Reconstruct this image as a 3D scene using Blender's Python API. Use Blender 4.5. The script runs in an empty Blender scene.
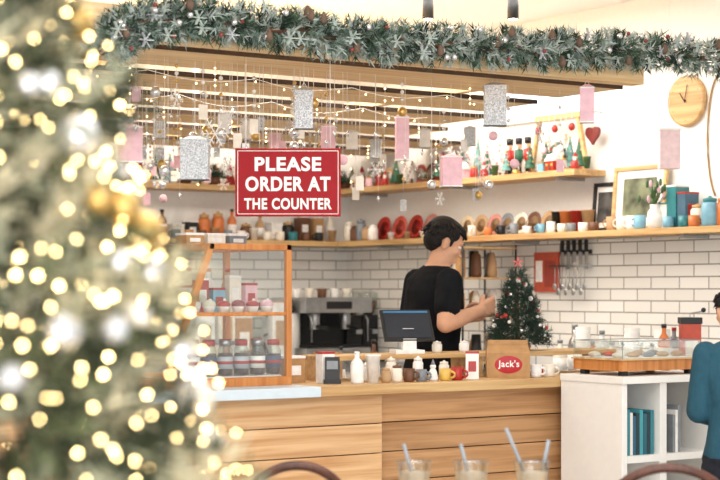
import bpy, math, random
import numpy as np
from mathutils import Vector, Matrix, Euler
random.seed(7); rng=np.random.default_rng(7)
FX,FY=0.559,0.829
CH=1.38; F=1732.0
YAW=-math.radians(34)
def at_Y(px,Y):
    k=(px-360)/F; return Y*(FX+FY*k)/(FY-FX*k)
def at_X(px,X):
    k=(px-360)/F; return X*(FY-FX*k)/(FX+FY*k)
def W(px,d):
    s=(px-360)/F*d; return (d*FX+s*FY, d*FY-s*FX)
def dep(X,Y): return FX*X+FY*Y
def zz(py,X,Y): return CH+(290-py)*dep(X,Y)/F
def hexc(h):
    h=h.lstrip('#'); r=[int(h[i:i+2],16)/255 for i in (0,2,4)]
    return tuple(((c/12.92) if c<=0.04045 else ((c+0.055)/1.055)**2.4) for c in r)+(1,)
# ---------------- materials
MC={}
def mat(name,col='#ffffff',rough=.5,metal=0,emit=0,noise=.06,nscale=30,bump=0,spec=.5):
    if name in MC: return MC[name]
    m=bpy.data.materials.new(name); m.use_nodes=True; nt=m.node_tree; b=nt.nodes['Principled BSDF']
    c=hexc(col) if isinstance(col,str) else col
    b.inputs['Roughness'].default_value=rough; b.inputs['Metallic'].default_value=metal
    b.inputs['Specular IOR Level'].default_value=spec
    tc=nt.nodes.new('ShaderNodeTexCoord'); n=nt.nodes.new('ShaderNodeTexNoise'); n.inputs['Scale'].default_value=nscale
    nt.links.new(tc.outputs['Object'],n.inputs['Vector'])
    r=nt.nodes.new('ShaderNodeValToRGB')
    r.color_ramp.elements[0].color=tuple(max(0,x*(1-noise*2)) for x in c[:3])+(1,)
    r.color_ramp.elements[1].color=tuple(min(1,x*(1+noise)) for x in c[:3])+(1,)
    r.color_ramp.elements[0].position=.3; r.color_ramp.elements[1].position=.7
    nt.links.new(n.outputs['Fac'],r.inputs['Fac']); nt.links.new(r.outputs['Color'],b.inputs['Base Color'])
    if emit:
        b.inputs['Emission Color'].default_value=c; b.inputs['Emission Strength'].default_value=emit
    if bump:
        bp=nt.nodes.new('ShaderNodeBump'); bp.inputs['Strength'].default_value=bump; bp.inputs['Distance'].default_value=.01
        nt.links.new(n.outputs['Fac'],bp.inputs['Height']); nt.links.new(bp.outputs['Normal'],b.inputs['Normal'])
    MC[name]=m; return m
def wood(name,c1,c2,axis=0,rough=.5,var=.25,sc=1.0):
    if name in MC: return MC[name]
    m=bpy.data.materials.new(name); m.use_nodes=True; nt=m.node_tree; b=nt.nodes['Principled BSDF']; L=nt.links
    tc=nt.nodes.new('ShaderNodeTexCoord'); mp=nt.nodes.new('ShaderNodeMapping')
    s=[34*sc]*3; s[axis]=1.5*sc; mp.inputs['Scale'].default_value=s
    geo=nt.nodes.new('ShaderNodeNewGeometry')
    add=nt.nodes.new('ShaderNodeVectorMath'); add.operation='ADD'
    cmb=nt.nodes.new('ShaderNodeMath'); cmb.operation='MULTIPLY'; cmb.inputs[1].default_value=17
    L.new(geo.outputs['Random Per Island'],cmb.inputs[0])
    L.new(tc.outputs['Object'],mp.inputs['Vector']); L.new(mp.outputs['Vector'],add.inputs[0]); L.new(cmb.outputs[0],add.inputs[1])
    n=nt.nodes.new('ShaderNodeTexNoise'); n.inputs['Scale'].default_value=1.2; n.inputs['Detail'].default_value=6; n.inputs['Distortion'].default_value=.5
    L.new(add.outputs[0],n.inputs['Vector'])
    r=nt.nodes.new('ShaderNodeValToRGB'); r.color_ramp.elements[0].color=hexc(c1); r.color_ramp.elements[1].color=hexc(c2)
    r.color_ramp.elements[0].position=.32; r.color_ramp.elements[1].position=.62
    L.new(n.outputs['Fac'],r.inputs['Fac'])
    hs=nt.nodes.new('ShaderNodeHueSaturation'); mr=nt.nodes.new('ShaderNodeMapRange')
    mr.inputs['To Min'].default_value=1-var; mr.inputs['To Max'].default_value=1+var*.4
    L.new(geo.outputs['Random Per Island'],mr.inputs['Value']); L.new(mr.outputs[0],hs.inputs['Value'])
    L.new(r.outputs['Color'],hs.inputs['Color']); L.new(hs.outputs['Color'],b.inputs['Base Color'])
    b.inputs['Roughness'].default_value=rough
    bp=nt.nodes.new('ShaderNodeBump'); bp.inputs['Strength'].default_value=.12; bp.inputs['Distance'].default_value=.003
    L.new(n.outputs['Fac'],bp.inputs['Height']); L.new(bp.outputs['Normal'],b.inputs['Normal'])
    MC[name]=m; return m
def multi(name,cols,rough=.5,metal=0):
    if name in MC: return MC[name]
    m=bpy.data.materials.new(name); m.use_nodes=True; nt=m.node_tree; b=nt.nodes['Principled BSDF']
    geo=nt.nodes.new('ShaderNodeNewGeometry'); r=nt.nodes.new('ShaderNodeValToRGB'); r.color_ramp.interpolation='CONSTANT'
    e=r.color_ramp.elements
    while len(e)<len(cols): e.new(.5)
    for i,c in enumerate(cols): e[i].position=i/len(cols); e[i].color=hexc(c)
    nt.links.new(geo.outputs['Random Per Island'],r.inputs['Fac']); nt.links.new(r.outputs['Color'],b.inputs['Base Color'])
    b.inputs['Roughness'].default_value=rough; b.inputs['Metallic'].default_value=metal
    MC[name]=m; return m
def glass(name='clear_glass',tint='#f7fcfb',g=.1):
    if name in MC: return MC[name]
    m=bpy.data.materials.new(name); m.use_nodes=True; nt=m.node_tree
    for n in list(nt.nodes): nt.nodes.remove(n)
    o=nt.nodes.new('ShaderNodeOutputMaterial'); t=nt.nodes.new('ShaderNodeBsdfTransparent'); gl=nt.nodes.new('ShaderNodeBsdfGlossy')
    t.inputs['Color'].default_value=hexc(tint); gl.inputs['Roughness'].default_value=.03
    fr=nt.nodes.new('ShaderNodeLayerWeight'); fr.inputs['Blend'].default_value=min(.9,g*2.5)
    mx=nt.nodes.new('ShaderNodeMixShader'); mul=nt.nodes.new('ShaderNodeMath'); mul.operation='MULTIPLY_ADD'; mul.inputs[1].default_value=.6; mul.inputs[2].default_value=g*.5
    nt.links.new(fr.outputs['Facing'],mul.inputs[0]); nt.links.new(mul.outputs[0],mx.inputs[0])
    nt.links.new(t.outputs[0],mx.inputs[1]); nt.links.new(gl.outputs[0],mx.inputs[2]); nt.links.new(mx.outputs[0],o.inputs['Surface'])
    MC[name]=m; return m
def tile(name,axis):
    m=bpy.data.materials.new(name); m.use_nodes=True; nt=m.node_tree; b=nt.nodes['Principled BSDF']; L=nt.links
    tc=nt.nodes.new('ShaderNodeTexCoord'); sp=nt.nodes.new('ShaderNodeSeparateXYZ'); cb=nt.nodes.new('ShaderNodeCombineXYZ')
    L.new(tc.outputs['Object'],sp.inputs[0]); L.new(sp.outputs[axis],cb.inputs[0]); L.new(sp.outputs[2],cb.inputs[1])
    br=nt.nodes.new('ShaderNodeTexBrick'); L.new(cb.outputs[0],br.inputs['Vector'])
    br.inputs['Scale'].default_value=1; br.inputs['Brick Width'].default_value=.22; br.inputs['Row Height'].default_value=.066
    br.inputs['Mortar Size'].default_value=.004; br.inputs['Mortar Smooth'].default_value=.2
    br.inputs['Color1'].default_value=hexc('#f8f6f1'); br.inputs['Color2'].default_value=hexc('#ece9e2'); br.inputs['Mortar'].default_value=hexc('#989189')
    L.new(br.outputs['Color'],b.inputs['Base Color']); b.inputs['Roughness'].default_value=.2
    bp=nt.nodes.new('ShaderNodeBump'); bp.invert=True; bp.inputs['Strength'].default_value=.4; bp.inputs['Distance'].default_value=.004
    L.new(br.outputs['Fac'],bp.inputs['Height']); L.new(bp.outputs['Normal'],b.inputs['Normal'])
    return m
# ---------------- mesh builder
class MB:
    def __init__(s): s.v=[]; s.f=[]; s.mi=[]; s.sm=[]; s.mats=[]
    def m(s,mt):
        if mt not in s.mats: s.mats.append(mt)
        return s.mats.index(mt)
    def add(s,vs,fs,mt,smooth=False,M=None):
        o=len(s.v)
        if M is not None: vs=[tuple(M@Vector(v)) for v in vs]
        s.v.extend([tuple(v) for v in vs]); i=s.m(mt)
        s.f.extend([tuple(o+k for k in f) for f in fs]); s.mi.extend([i]*len(fs)); s.sm.extend([smooth]*len(fs))
    def box(s,c,sz,mt,M=None,rz=0):
        hx,hy,hz=[q/2 for q in sz]; R=Matrix.Translation(c)@Matrix.Rotation(rz,4,'Z')
        if M is not None: R=M@R
        vs=[(x,y,z) for x in(-hx,hx) for y in(-hy,hy) for z in(-hz,hz)]
        s.add(vs,[(0,1,3,2),(4,6,7,5),(0,4,5,1),(2,3,7,6),(0,2,6,4),(1,5,7,3)],mt,False,R)
    def b2(s,a,b,mt):
        s.box([(a[i]+b[i])/2 for i in range(3)],[abs(b[i]-a[i]) for i in range(3)],mt)
    def bar(s,p1,p2,w,mt,h=None):
        p1=Vector(p1);p2=Vector(p2);d=p2-p1;h=h or w
        R=Matrix.Translation((p1+p2)/2)@d.to_track_quat('Z','Y').to_matrix().to_4x4()
        s.box((0,0,0),(w,h,d.length),mt,R)
    def lathe(s,prof,mt,loc=(0,0,0),n=20,M=None,smooth=True):
        vs=[];fs=[];T=Matrix.Translation(loc)
        if M is not None: T=M@T
        for r,z in prof:
            for i in range(n):
                a=2*math.pi*i/n; vs.append((r*math.cos(a),r*math.sin(a),z))
        for j in range(len(prof)-1):
            for i in range(n):
                k=(i+1)%n; fs.append((j*n+i,j*n+k,(j+1)*n+k,(j+1)*n+i))
        if prof[0][0]>0: fs.append(tuple(range(n))[::-1])
        if prof[-1][0]>0: fs.append(tuple((len(prof)-1)*n+i for i in range(n)))
        s.add(vs,fs,mt,smooth,T)
    def cyl(s,p1,p2,r1,mt,r2=None,n=12):
        p1=Vector(p1);p2=Vector(p2);d=p2-p1;r2=r1 if r2 is None else r2
        R=Matrix.Translation(p1)@d.to_track_quat('Z','Y').to_matrix().to_4x4()
        s.lathe([(r1,0),(r2,d.length)],mt,n=n,M=R)
    def sph(s,c,r,mt,n=14,M=None):
        if not hasattr(r,'__len__'): r=(r,r,r)
        vs=[(0,0,-1)];fs=[];h=max(4,n//2)
        for j in range(1,h):
            t=math.pi*j/h
            for i in range(n):
                a=2*math.pi*i/n; vs.append((math.sin(t)*math.cos(a),math.sin(t)*math.sin(a),-math.cos(t)))
        vs.append((0,0,1))
        for i in range(n):
            k=(i+1)%n; fs.append((0,1+k,1+i)); fs.append((len(vs)-1,1+(h-2)*n+i,1+(h-2)*n+k))
            for j in range(h-2): fs.append((1+j*n+i,1+j*n+k,1+(j+1)*n+k,1+(j+1)*n+i))
        R=Matrix.Translation(c)@Matrix.Diagonal((r[0],r[1],r[2],1))
        if M is not None: R=M@R
        s.add(vs,fs,mt,True,R)
    def tube(s,pts,r,mt,n=8,closed=False):
        pts=[Vector(p) for p in pts]; vs=[];fs=[];N=len(pts); up=Vector((0,0,1))
        for i,p in enumerate(pts):
            a=pts[(i-1)%N] if (closed or i>0) else p; b=pts[(i+1)%N] if (closed or i<N-1) else p
            t=(b-a).normalized(); u=t.cross(up)
            if u.length<.05: u=t.cross(Vector((1,0,0)))
            u.normalize(); w=u.cross(t); rr=r[i] if hasattr(r,'__len__') else r
            for k in range(n):
                an=2*math.pi*k/n; vs.append(p+u*rr*math.cos(an)+w*rr*math.sin(an))
        for i in range(N if closed else N-1):
            j=(i+1)%N
            for k in range(n):
                l=(k+1)%n; fs.append((i*n+k,j*n+k,j*n+l,i*n+l))
        if not closed: fs.append(tuple(range(n))); fs.append(tuple((N-1)*n+k for k in range(n))[::-1])
        s.add(vs,fs,mt,True)
    def needles(s,B,D,L,nl,k,w,mts,sprw=.9):
        N=len(B); D=D/np.linalg.norm(D,axis=1,keepdims=True)
        R=rng.normal(size=(N,k,3)); Dk=D[:,None,:]
        R=R-(R*Dk).sum(2,keepdims=True)*Dk; R/=np.linalg.norm(R,axis=2,keepdims=True)
        t=rng.random((N,k,1)); P=B[:,None,:]+Dk*t*L
        nd=Dk*.75+R*sprw; nd/=np.linalg.norm(nd,axis=2,keepdims=True)
        sd=np.cross(nd,rng.normal(size=(N,k,3))); sd/=np.linalg.norm(sd,axis=2,keepdims=True)
        ln=nl*(.7+.6*rng.random((N,k,1)))
        V=np.stack([P-sd*w,P+sd*w,P+nd*ln],axis=2).reshape(-1,3)
        o=len(s.v); s.v.extend(map(tuple,V.tolist())); nf=N*k
        s.f.extend([(o+3*i,o+3*i+1,o+3*i+2) for i in range(nf)])
        ids=[s.m(q) for q in mts]; pick=rng.integers(0,len(ids),N).repeat(k)
        s.mi.extend([ids[q] for q in pick]); s.sm.extend([False]*nf)
    def finish(s,name,loc=(0,0,0),rz=0,bevel=0,parent=None,rot=None):
        me=bpy.data.meshes.new(name); me.from_pydata(s.v,[],s.f)
        for q in s.mats: me.materials.append(q)
        me.polygons.foreach_set('material_index',s.mi); me.polygons.foreach_set('use_smooth',s.sm); me.update()
        o=bpy.data.objects.new(name,me); bpy.context.collection.objects.link(o); o.location=loc
        o.rotation_euler=rot if rot else (0,0,rz)
        if bevel:
            b=o.modifiers.new('b','BEVEL'); b.width=bevel; b.segments=2; b.limit_method='ANGLE'; b.angle_limit=math.radians(50)
        if parent: o.parent=parent
        return o
def text(name,body,w,h,mt,parent,M,off=.03):
    c=bpy.data.curves.new(name,'FONT'); c.body=body; c.size=1; c.offset=off; c.extrude=.02; c.space_character=1.1
    o=bpy.data.objects.new(name,c); bpy.context.collection.objects.link(o)
    bpy.context.view_layer.update(); dg=bpy.context.evaluated_depsgraph_get()
    me=bpy.data.meshes.new_from_object(o.evaluated_get(dg)); bpy.data.objects.remove(o)
    co=np.array([v.co for v in me.vertices]); mn=co.min(0); mx=co.max(0)
    for v in me.vertices:
        x=(v.co.x-(mn[0]+mx[0])/2)/(mx[0]-mn[0])*w; y=(v.co.y-(mn[1]+mx[1])/2)/(mx[1]-mn[1])*h; z=v.co.z*.05
        v.co=M@Vector((x,y,z))
    me.materials.clear(); me.materials.append(mt)
    ob=bpy.data.objects.new(name,me); bpy.context.collection.objects.link(ob); ob.parent=parent; return ob
FR=Matrix.Rotation(math.pi/2,4,'X')
# ---------------- palette
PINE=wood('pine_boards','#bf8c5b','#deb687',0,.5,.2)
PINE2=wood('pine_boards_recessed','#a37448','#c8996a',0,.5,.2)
SLAT=wood('slat_wood','#d9b07a','#f3d6a6',0,.6,.1)
SHELFW=wood('shelf_oak','#bd905c','#dcb881',1,.5,.1)
SHELFX=wood('shelf_oak_x','#bd905c','#dcb881',0,.5,.1)
ORW=wood('case_wood','#b26c32','#d08a4a',2,.4,.1)
DARKW=wood('dark_bentwood','#3c1d10','#5e3220',2,.35,.1)
WHITE=mat('white_paint','#f5f3ef',.6,noise=.01)
CEIL=mat('ceiling_paint','#f8f8f8',.8,noise=.01)
WLAM=mat('white_laminate','#f2efe9',.4,noise=.01)
BLACK=mat('black_plastic','#1a1b1d',.5); DK=mat('dark_gap','#3a281a',.8)
STEEL=mat('brushed_steel','#b0b3b5',.3,1); RED=mat('red_glaze','#b02a22',.4); CREAM=mat('cream_ceramic','#efe6d6',.35)
PINK=mat('pink_card','#ecc0ca',.6); GREYG=mat('grey_glaze','#82878c',.4); TEAL=mat('teal_glaze','#34848a',.35); BLUE=mat('blue_glaze','#7fb3ca',.4)
ORANGE=mat('orange_glaze','#d57a40',.4); TAN=mat('tan_clay','#c09b72',.6); BROWN=mat('brown_clay','#6d462e',.5); KRAFT=mat('kraft_paper','#b88d5e',.8,noise=.08)
GLASS=glass(g=.15); GLASS2=glass('jar_glass',g=.08); STR=mat('white_string','#f2efe8',.7); GOLD=mat('gold_bauble','#d4b06a',.3,.8); SILV=mat('silver_bauble','#dfe1e4',.22,.85)
PAPER=mat('paper_white','#f6f3ee',.7); GREEN=mat('leaf_green','#4c7043',.5,noise=.2); YEL=mat('yellow_glaze','#e0b95a',.4)
GLIT=mat('silver_glitter','#ced2d6',.4,.4,noise=.28,nscale=220,bump=.4)
NG1=mat('needle_dark','#1f3327',.7); NG2=mat('needle_mid','#425c46',.7); NG3=mat('needle_frost','#b4c0b8',.8)
CORAL=mat('coral','#d05244',.4)
# ---------------- shell
XR,YB,ZC=6.7,10.1,3.0
def shell(name,a,b,mt):
    q=MB(); q.b2(a,b,mt); return q.finish(name)
FLO=mat('polished_concrete','#cac6c0',.35,noise=.08,nscale=4)
shell('floor',(-4,-3,-.1),(XR,YB,0),FLO)
shell('ceiling',(-4,-3,ZC),(XR+.1,YB+.1,ZC+.1),CEIL)
shell('wall_right',(XR,-3,0),(XR+.1,YB+.1,ZC),WHITE)
shell('wall_back',(-4,YB,0),(XR,YB+.1,ZC),WHITE)
shell('wall_left',(-4.1,-3,0),(-4,YB+.1,ZC),WHITE)
shell('wall_right_tiles',(XR-.012,4.2,.9),(XR,YB,1.67),tile('subway_right',1))
shell('wall_back_tiles',(0,YB-.012,.9),(XR-.012,YB,1.67),tile('subway_back',0))
shell('baseboard_right',(XR-.015,-3,0),(XR,6,.1),WHITE)
q=MB(); y0,y1=at_X(588,XR),at_X(500,XR); z0,z1=zz(116,XR,(y0+y1)/2),zz(88,XR,(y0+y1)/2)
q.b2((XR-.01,y0,z0),(XR-.002,y1,z1),mat('sky_pane','#d4e8ff',.3,emit=1.4,noise=0))
for a,b in(((XR-.03,y0,z0-.03),(XR-.001,y1,z0)),((XR-.03,y0,z1),(XR-.001,y1,z1+.03)),((XR-.03,y0-.03,z0-.03),(XR-.001,y0,z1+.03)),((XR-.03,y1,z0-.03),(XR-.001,y1+.03,z1+.03))): q.b2(a,b,WHITE)
q.finish('window_1')
# ---------------- pergola
q=MB()
q.b2((-1.0,5.72,2.30),(5.39,5.80,2.42),SLAT)
ys=[5.90,6.60,7.30,8.0,8.7,9.4]; xe=[5.42,5.5,5.75,6.0,6.69,6.69]
for y,x in zip(ys,xe):
    q.b2((-1.0,y,2.30),(x,y+.44,2.310),SLAT)
    q.b2((-1.0,y-.010,2.297),(x,y-.001,2.318),DK)
for x in (1.2,3.2,5.0):
    q.b2((x,5.80,2.320),(x+.05,9.84,2.355),SLAT)
for x in (1.2,3.2):
    for y in (5.9,9.0): q.b2((x,y,2.356),(x+.03,y+.03,ZC),WHITE)
q.b2((5.0,9.2,2.356),(5.03,9.23,ZC),WHITE)
q.finish('slatted_ceiling_canopy')
# ---------------- counter
YC=5.76; CT=1.0
q=MB()
xs=at_Y(382,YC); 
z=.0
for i in range(8):
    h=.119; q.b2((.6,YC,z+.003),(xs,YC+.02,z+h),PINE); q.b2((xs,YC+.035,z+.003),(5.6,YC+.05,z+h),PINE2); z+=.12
q.b2((.6,YC+.021,0),(xs-.002,6.5,.955),DK); q.b2((xs,YC+.051,0),(5.6,6.25,.955),DK)
xm=at_Y(320,YC-.03)
LB=mat('pale_blue_laminate','#cfdce4',.35,noise=.02)
q.b2((.6,YC-.04,.96),(xm,6.5,CT),LB); q.b2((xm,YC-.03,.96),(5.6,6.25,CT),SHELFX)
q.finish('service_counter',bevel=.002)
q=MB(); q.b2((3.9,6.02,CT+.085),(5.5,6.25,CT+.105),SHELFX)
for x in (3.9,4.7,5.48): q.b2((x,6.03,CT),(x+.02,6.24,CT+.085),SHELFX)
q.finish('counter_riser_shelf',bevel=.002)
RZ=CT+.105
q=MB(); q.b2((6.1,4.6,0),(XR-.02,9.45,.86),WLAM); q.b2((6.07,4.6,.86),(XR-.013,9.45,.9),STEEL)
q.b2((1.5,9.5,0),(XR-.02,YB-.02,.86),WLAM); q.b2((1.5,9.46,.86),(XR-.013,YB-.013,.9),STEEL); q.finish('back_worktop')
SL,SU=1.71,2.065
def shelf(name,a,b,mt,br):
    q=MB(); q.b2(a,b,mt)
    for p in br: q.b2(p[0],p[1],STEEL)
    q.finish(name,bevel=.002)
shelf('wall_shelf',(XR-.24,4.6,SL-.035),(XR-.001,YB-.26,SL),SHELFW,[((XR-.2,y,SL-.055),(XR-.001,y+.03,SL-.036)) for y in(5.2,6.6,8,9.4)])
shelf('wall_shelf',(XR-.24,at_X(606,XR),SU-.035),(XR-.001,YB-.26,SU),SHELFW,[((XR-.2,y,SU-.055),(XR-.001,y+.03,SU-.036)) for y in(7.6,8.6,9.6)])
shelf('wall_shelf',(2,YB-.25,SL-.035),(XR-.001,YB-.001,SL),SHELFX,[])
shelf('wall_shelf',(2,YB-.25,SU-.035),(XR-.001,YB-.001,SU),SHELFX,[])
# ---------------- small props
def mug(c,loc,r=.035,h=.08,rz=0,name='coffee_mug'):
    q=MB(); q.lathe([(r*.8,0),(r*.95,.006),(r,.02),(r,h),(r*.9,h),(r*.88,.012),(0,.01)],c)
    pts=[(r+.0+.025*math.sin(t),0,h*.5+h*.28*math.cos(t)) for t in np.linspace(0.1,math.pi-.1,8)]
    q.tube([(p[0]-.004,0,p[2]) for p in pts],.005,c); return q.finish(name,loc,rz)
def cup(c,loc,r=.035,h=.1,name='paper_cup'):
    q=MB(); q.lathe([(r*.7,0),(r,h),(r*1.08,h+.001),(r*1.08,h+.006),(r*.96,h+.006),(r*.66,.01),(0,.01)],c); return q.finish(name,loc)
def bottle(c,loc,r=.03,h=.2,cap=None,label=None,name='bottle'):
    q=MB(); q.lathe([(r*.9,0),(r,.01),(r,h*.6),(r*.8,h*.7),(r*.35,h*.8),(r*.35,h*.93)],c); q.lathe([(r*.42,h*.92),(r*.42,h),(0,h)],cap or BLACK)
    if label: q.lathe([(r*1.02,h*.15),(r*1.02,h*.5)],label)
    return q.finish(name,loc)
def jar(c,loc,r=.04,h=.12,lid=None,name='storage_jar'):
    q=MB(); q.lathe([(r*.85,0),(r,.012),(r,h*.75),(r*.75,h*.85)],c); q.lathe([(r*.8,h*.85),(r*.82,h*.97),(r*.3,h),(r*.15,h*1.06),(0,h*1.07)],lid or c); return q.finish(name,loc)
def boxp(c,loc,s,lidc=None,rz=0,name='carton_box'):
    q=MB(); q.box((0,0,s[2]/2),s,c); 
    if lidc: q.box((0,0,s[2]+.004),(s[0]*1.04,s[1]*1.04,.01),lidc)
    q.box((0,-s[1]/2-.001,s[2]*.5),(s[0]*.6,.002,s[2]*.4),lidc or PAPER); return q.finish(name,loc,rz,bevel=.002)
def plate(c,loc,r=.06,rim=None,name='decorative_plate'):
    q=MB(); M=Matrix.Translation((0,0,r*.98))@Matrix.Rotation(-math.pi/2+.2,4,'Y')
    q.lathe([(0,.004),(r*.6,.004),(r*.65,.008),(r,.014),(r,.018),(r*.62,.012)],c,M=M,n=28)
    q.lathe([(0,.0122),(r*.62,.0125)],rim or c,M=M,n=28)
    q.box((.03,0,.02),(.05,.05,.04),SHELFW); return q.finish(name,loc)
def minitree(c,loc,h=.15,r=.05):
    q=MB(); q.lathe([(r*.35,0),(r*.35,.012)],BROWN); q.lathe([(.006,.012),(.006,.04)],BROWN)
    z=.03
    for i in range(4):
        rr=r*(1-i*.22); q.lathe([(rr,z),(rr*.45,z+h*.26),(.002,z+h*.32)],c,n=14,smooth=False); z+=h*.19
    q.sph((0,0,z+h*.14),.008,GOLD,8)
    for i in range(14):
        a=i*2.4; t=i/14; q.sph((r*(1-t*.8)*.8*math.cos(a),r*(1-t*.8)*.8*math.sin(a),.05+h*.7*t),.006,[RED,SILV,GOLD,PINK][i%4],6)
    return q.finish('miniature_christmas_tree',loc)
PEACH=mat('peach','#e2ab88',.6)
def santa(loc,h=.15,c=RED):
    q=MB(); q.lathe([(h*.22,0),(h*.26,h*.1),(h*.2,h*.4),(h*.1,h*.6)],c); q.sph((0,0,h*.62),h*.12,PEACH); q.sph((-h*.06,-h*.05,h*.55),h*.11,PAPER,10)
    q.lathe([(h*.14,h*.68),(h*.1,h*.8),(0.001,h)],c); q.lathe([(h*.15,h*.66),(h*.15,h*.71)],PAPER); q.sph((0,0,h),h*.04,PAPER,8)
    for s in(-1,1): q.cyl((0,s*h*.15,h*.5),(-h*.12,s*h*.22,h*.32),h*.06,c)
    return q.finish('santa_figurine',loc)
def nutcracker(loc,h=.2,c=RED):
    q=MB(); q.box((0,0,.008),(.06,.05,.016),BROWN)
    for s in(-1,1): q.cyl((0,s*.011,.016),(0,s*.011,h*.4),.01,BLACK); q.cyl((0,s*.028,h*.65),(0,s*.032,h*.42),.007,c)
    q.lathe([(.022,h*.38),(.02,h*.5),(.026,h*.68)],c); q.sph((0,0,h*.77),(.018,.018,.02),PEACH); q.lathe([(.02,h*.82),(.022,h*.98),(0,h)],BLACK); q.box((-.018,0,h*.72),(.01,.018,.03),PAPER)
    return q.finish('nutcracker_figurine',loc)
def house(c,loc,h=.1):
    q=MB(); w=h*.7; q.box((0,0,h*.3),(w*.8,w,h*.6),c)
    q.add([(-w*.5,-w*.6,h*.58),(w*.5,-w*.6,h*.58),(w*.5,w*.6,h*.58),(-w*.5,w*.6,h*.58),(0,-w*.6,h),(0,w*.6,h)],[(0,1,4),(3,5,2),(0,4,5,3),(1,2,5,4),(0,3,2,1)],PAPER)
    q.box((-w*.41,0,h*.2),(.004,w*.25,h*.35),BROWN)
    for s in(-1,1): q.box((-w*.41,s*w*.32,h*.36),(.004,w*.2,w*.2),YEL)
    return q.finish('miniature_house',loc)
def globe(c,loc,r=.035):
    q=MB(); q.lathe([(r*.9,0),(r*.8,.02),(r*.6,.025)],c); q.sph((0,0,.022+r),r,GLASS,16); q.lathe([(r*.5,.03),(r*.25,.03+r*.6),(0,.03+r*1.2)],GREEN,n=10); q.finish('snow_globe',loc)
def wreath(loc,r=.07,c=GREEN):
    q=MB(); B=[];D=[]
    for i in range(60):
        a=i/60*6.283; B.append((0,r*.8*math.sin(a),r+.01+r*.8*math.cos(a))); D.append((rng.normal()*.5-.3,math.sin(a+.9),math.cos(a+.9)))
    q.needles(np.array(B),np.array(D),.02,.018,12,.002,[NG1,T2,T1])
    for i in range(8): a=i*.785; q.sph((-.015,r*.8*math.sin(a),r+.01+r*.8*math.cos(a)),.009,RED if i%2 else GOLD,8)
    q.box((0,0,.005),(.05,.05,.01),SHELFW); q.finish('small_wreath',loc)
def snowflake(q,c,r,mt,M):
    for i in range(6):
        a=i*math.pi/3; d=Vector((math.cos(a),0,math.sin(a))); p=Vector(c)
        q.bar(M@p,M@(p+d*r),r*.06,mt)
        for f in(.45,.75):
            for s in(-1,1):
                b=a+s*math.pi/3.2; e=Vector((math.cos(b),0,math.sin(b)))
                q.bar(M@(p+d*r*f),M@(p+d*r*f+e*r*.3),r*.05,mt)
T1=mat('frosty_teal','#6fa59e',.6); T2=mat('tree_green','#30634a',.6); T3=PAPER
xs_=XR-.10; xf=XR-.195
def onR(px,x=xs_): return at_X(px,x)
for px,c in((383,RED),(399,CORAL),(415,RED),(431,mat('rose_clay','#c9877c',.4)),(480,TAN),(506,GREYG),(533,BROWN),(466,mat('sand','#d6c2a2',.5)),(548,TAN),(494,mat('rose_clay','#c9877c',.4)),(447,CREAM),(520,CREAM)):
    plate(c,(xs_+.02,onR(px),SL),.08 if px<440 else .068,TAN if px>450 and c is not TAN else None)
MUGC=[PAPER,TAN,CREAM,ORANGE,BLACK,GREYG,PAPER,BLUE]
for i,px in enumerate((440,455,472,488,501,514,527,541,551)): mug(MUGC[i%8],(xf,onR(px,xf),SL),.026,.045+.01*(i%3),random.random()*6)
for px,c in((558,BLACK),(566,ORANGE),(577,RED),(588,TAN)): cup(c,(xs_,onR(px),SL),.038,.12,'tumbler')
for px,c in((562,CREAM),(571,GREYG),(583,PAPER),(594,BROWN)): mug(c,(xf,onR(px,xf),SL),.028,.05,1)
for px,c,h in((349,CREAM,.13),(355,BROWN,.1),(361,GREYG,.14),(367,TAN,.09),(373,PAPER,.1)): jar(c,(xf,onR(px,xf),SL),.034,h,name='ceramic_canister')
for i,px in enumerate((391,407,423)): cup([PAPER,TAN,CREAM][i%3],(xf,onR(px,xf),SL),.022,.04,'espresso_cup')
def frame(loc,w,h,fc,pic,name='picture_frame'):
    q=MB(); t=.022
    q.box((0,0,h/2),(.008,w-.01,h-.01),PAPER); q.box((-.006,0,h/2),(.004,w*.62,h*.62),pic)
    for s in(-1,1): q.box((-.004,s*(w/2-t/2),h/2),(.022,t,h),fc)
    q.box((-.004,0,t/2),(.022,w-2*t,t),fc); q.box((-.004,0,h-t/2),(.022,w-2*t,t),fc)
    return q.finish(name,loc,rot=(0,math.radians(5),0))
PIC1=mat('print_olive','#868c6e',.7,noise=.4,nscale=9); PIC2=mat('print_dark','#5c5a58',.7,noise=.4,nscale=12)
frame((XR-.06,at_X(638,XR-.06),SL),.42,.36,SHELFW,PIC1); frame((XR-.05,at_X(604,XR-.05),SL),.19,.28,BLACK,PIC2)
q=MB(); q.lathe([(.035,0),(.045,.03),(.04,.09),(.025,.11),(.03,.13)],PAPER)
for i in range(22):
    a=random.random()*6.28; r=.03+.07*random.random(); h=.15+.1*random.random()
    q.tube([(0,0,.11),(r*.4*math.cos(a),r*.4*math.sin(a),h*.8),(r*math.cos(a),r*math.sin(a),h)],.002,GREEN,5)
    q.sph((r*math.cos(a),r*math.sin(a),h),(.011,.008,.022),GREEN if i%4 else PINK,8)
q.finish('potted_flowers',(XR-.17,at_X(655,XR-.17),SL))
for px,c in((612,TAN),(622,CREAM),(632,PAPER),(640,BLUE)): mug(c,(XR-.19,at_X(px,XR-.19),SL),.032,.075,2)
x0=XR-.12
boxp(TEAL,(x0,at_X(678,x0),SL),(.1,.07,.22),PAPER,name='tea_box'); boxp(mat('slate_blue','#44687e',.5),(x0,at_X(688,x0),SL),(.1,.06,.18),RED,name='tea_box')
boxp(PAPER,(x0,at_X(669,x0),SL),(.08,.06,.13),TEAL,name='tea_box')
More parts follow.
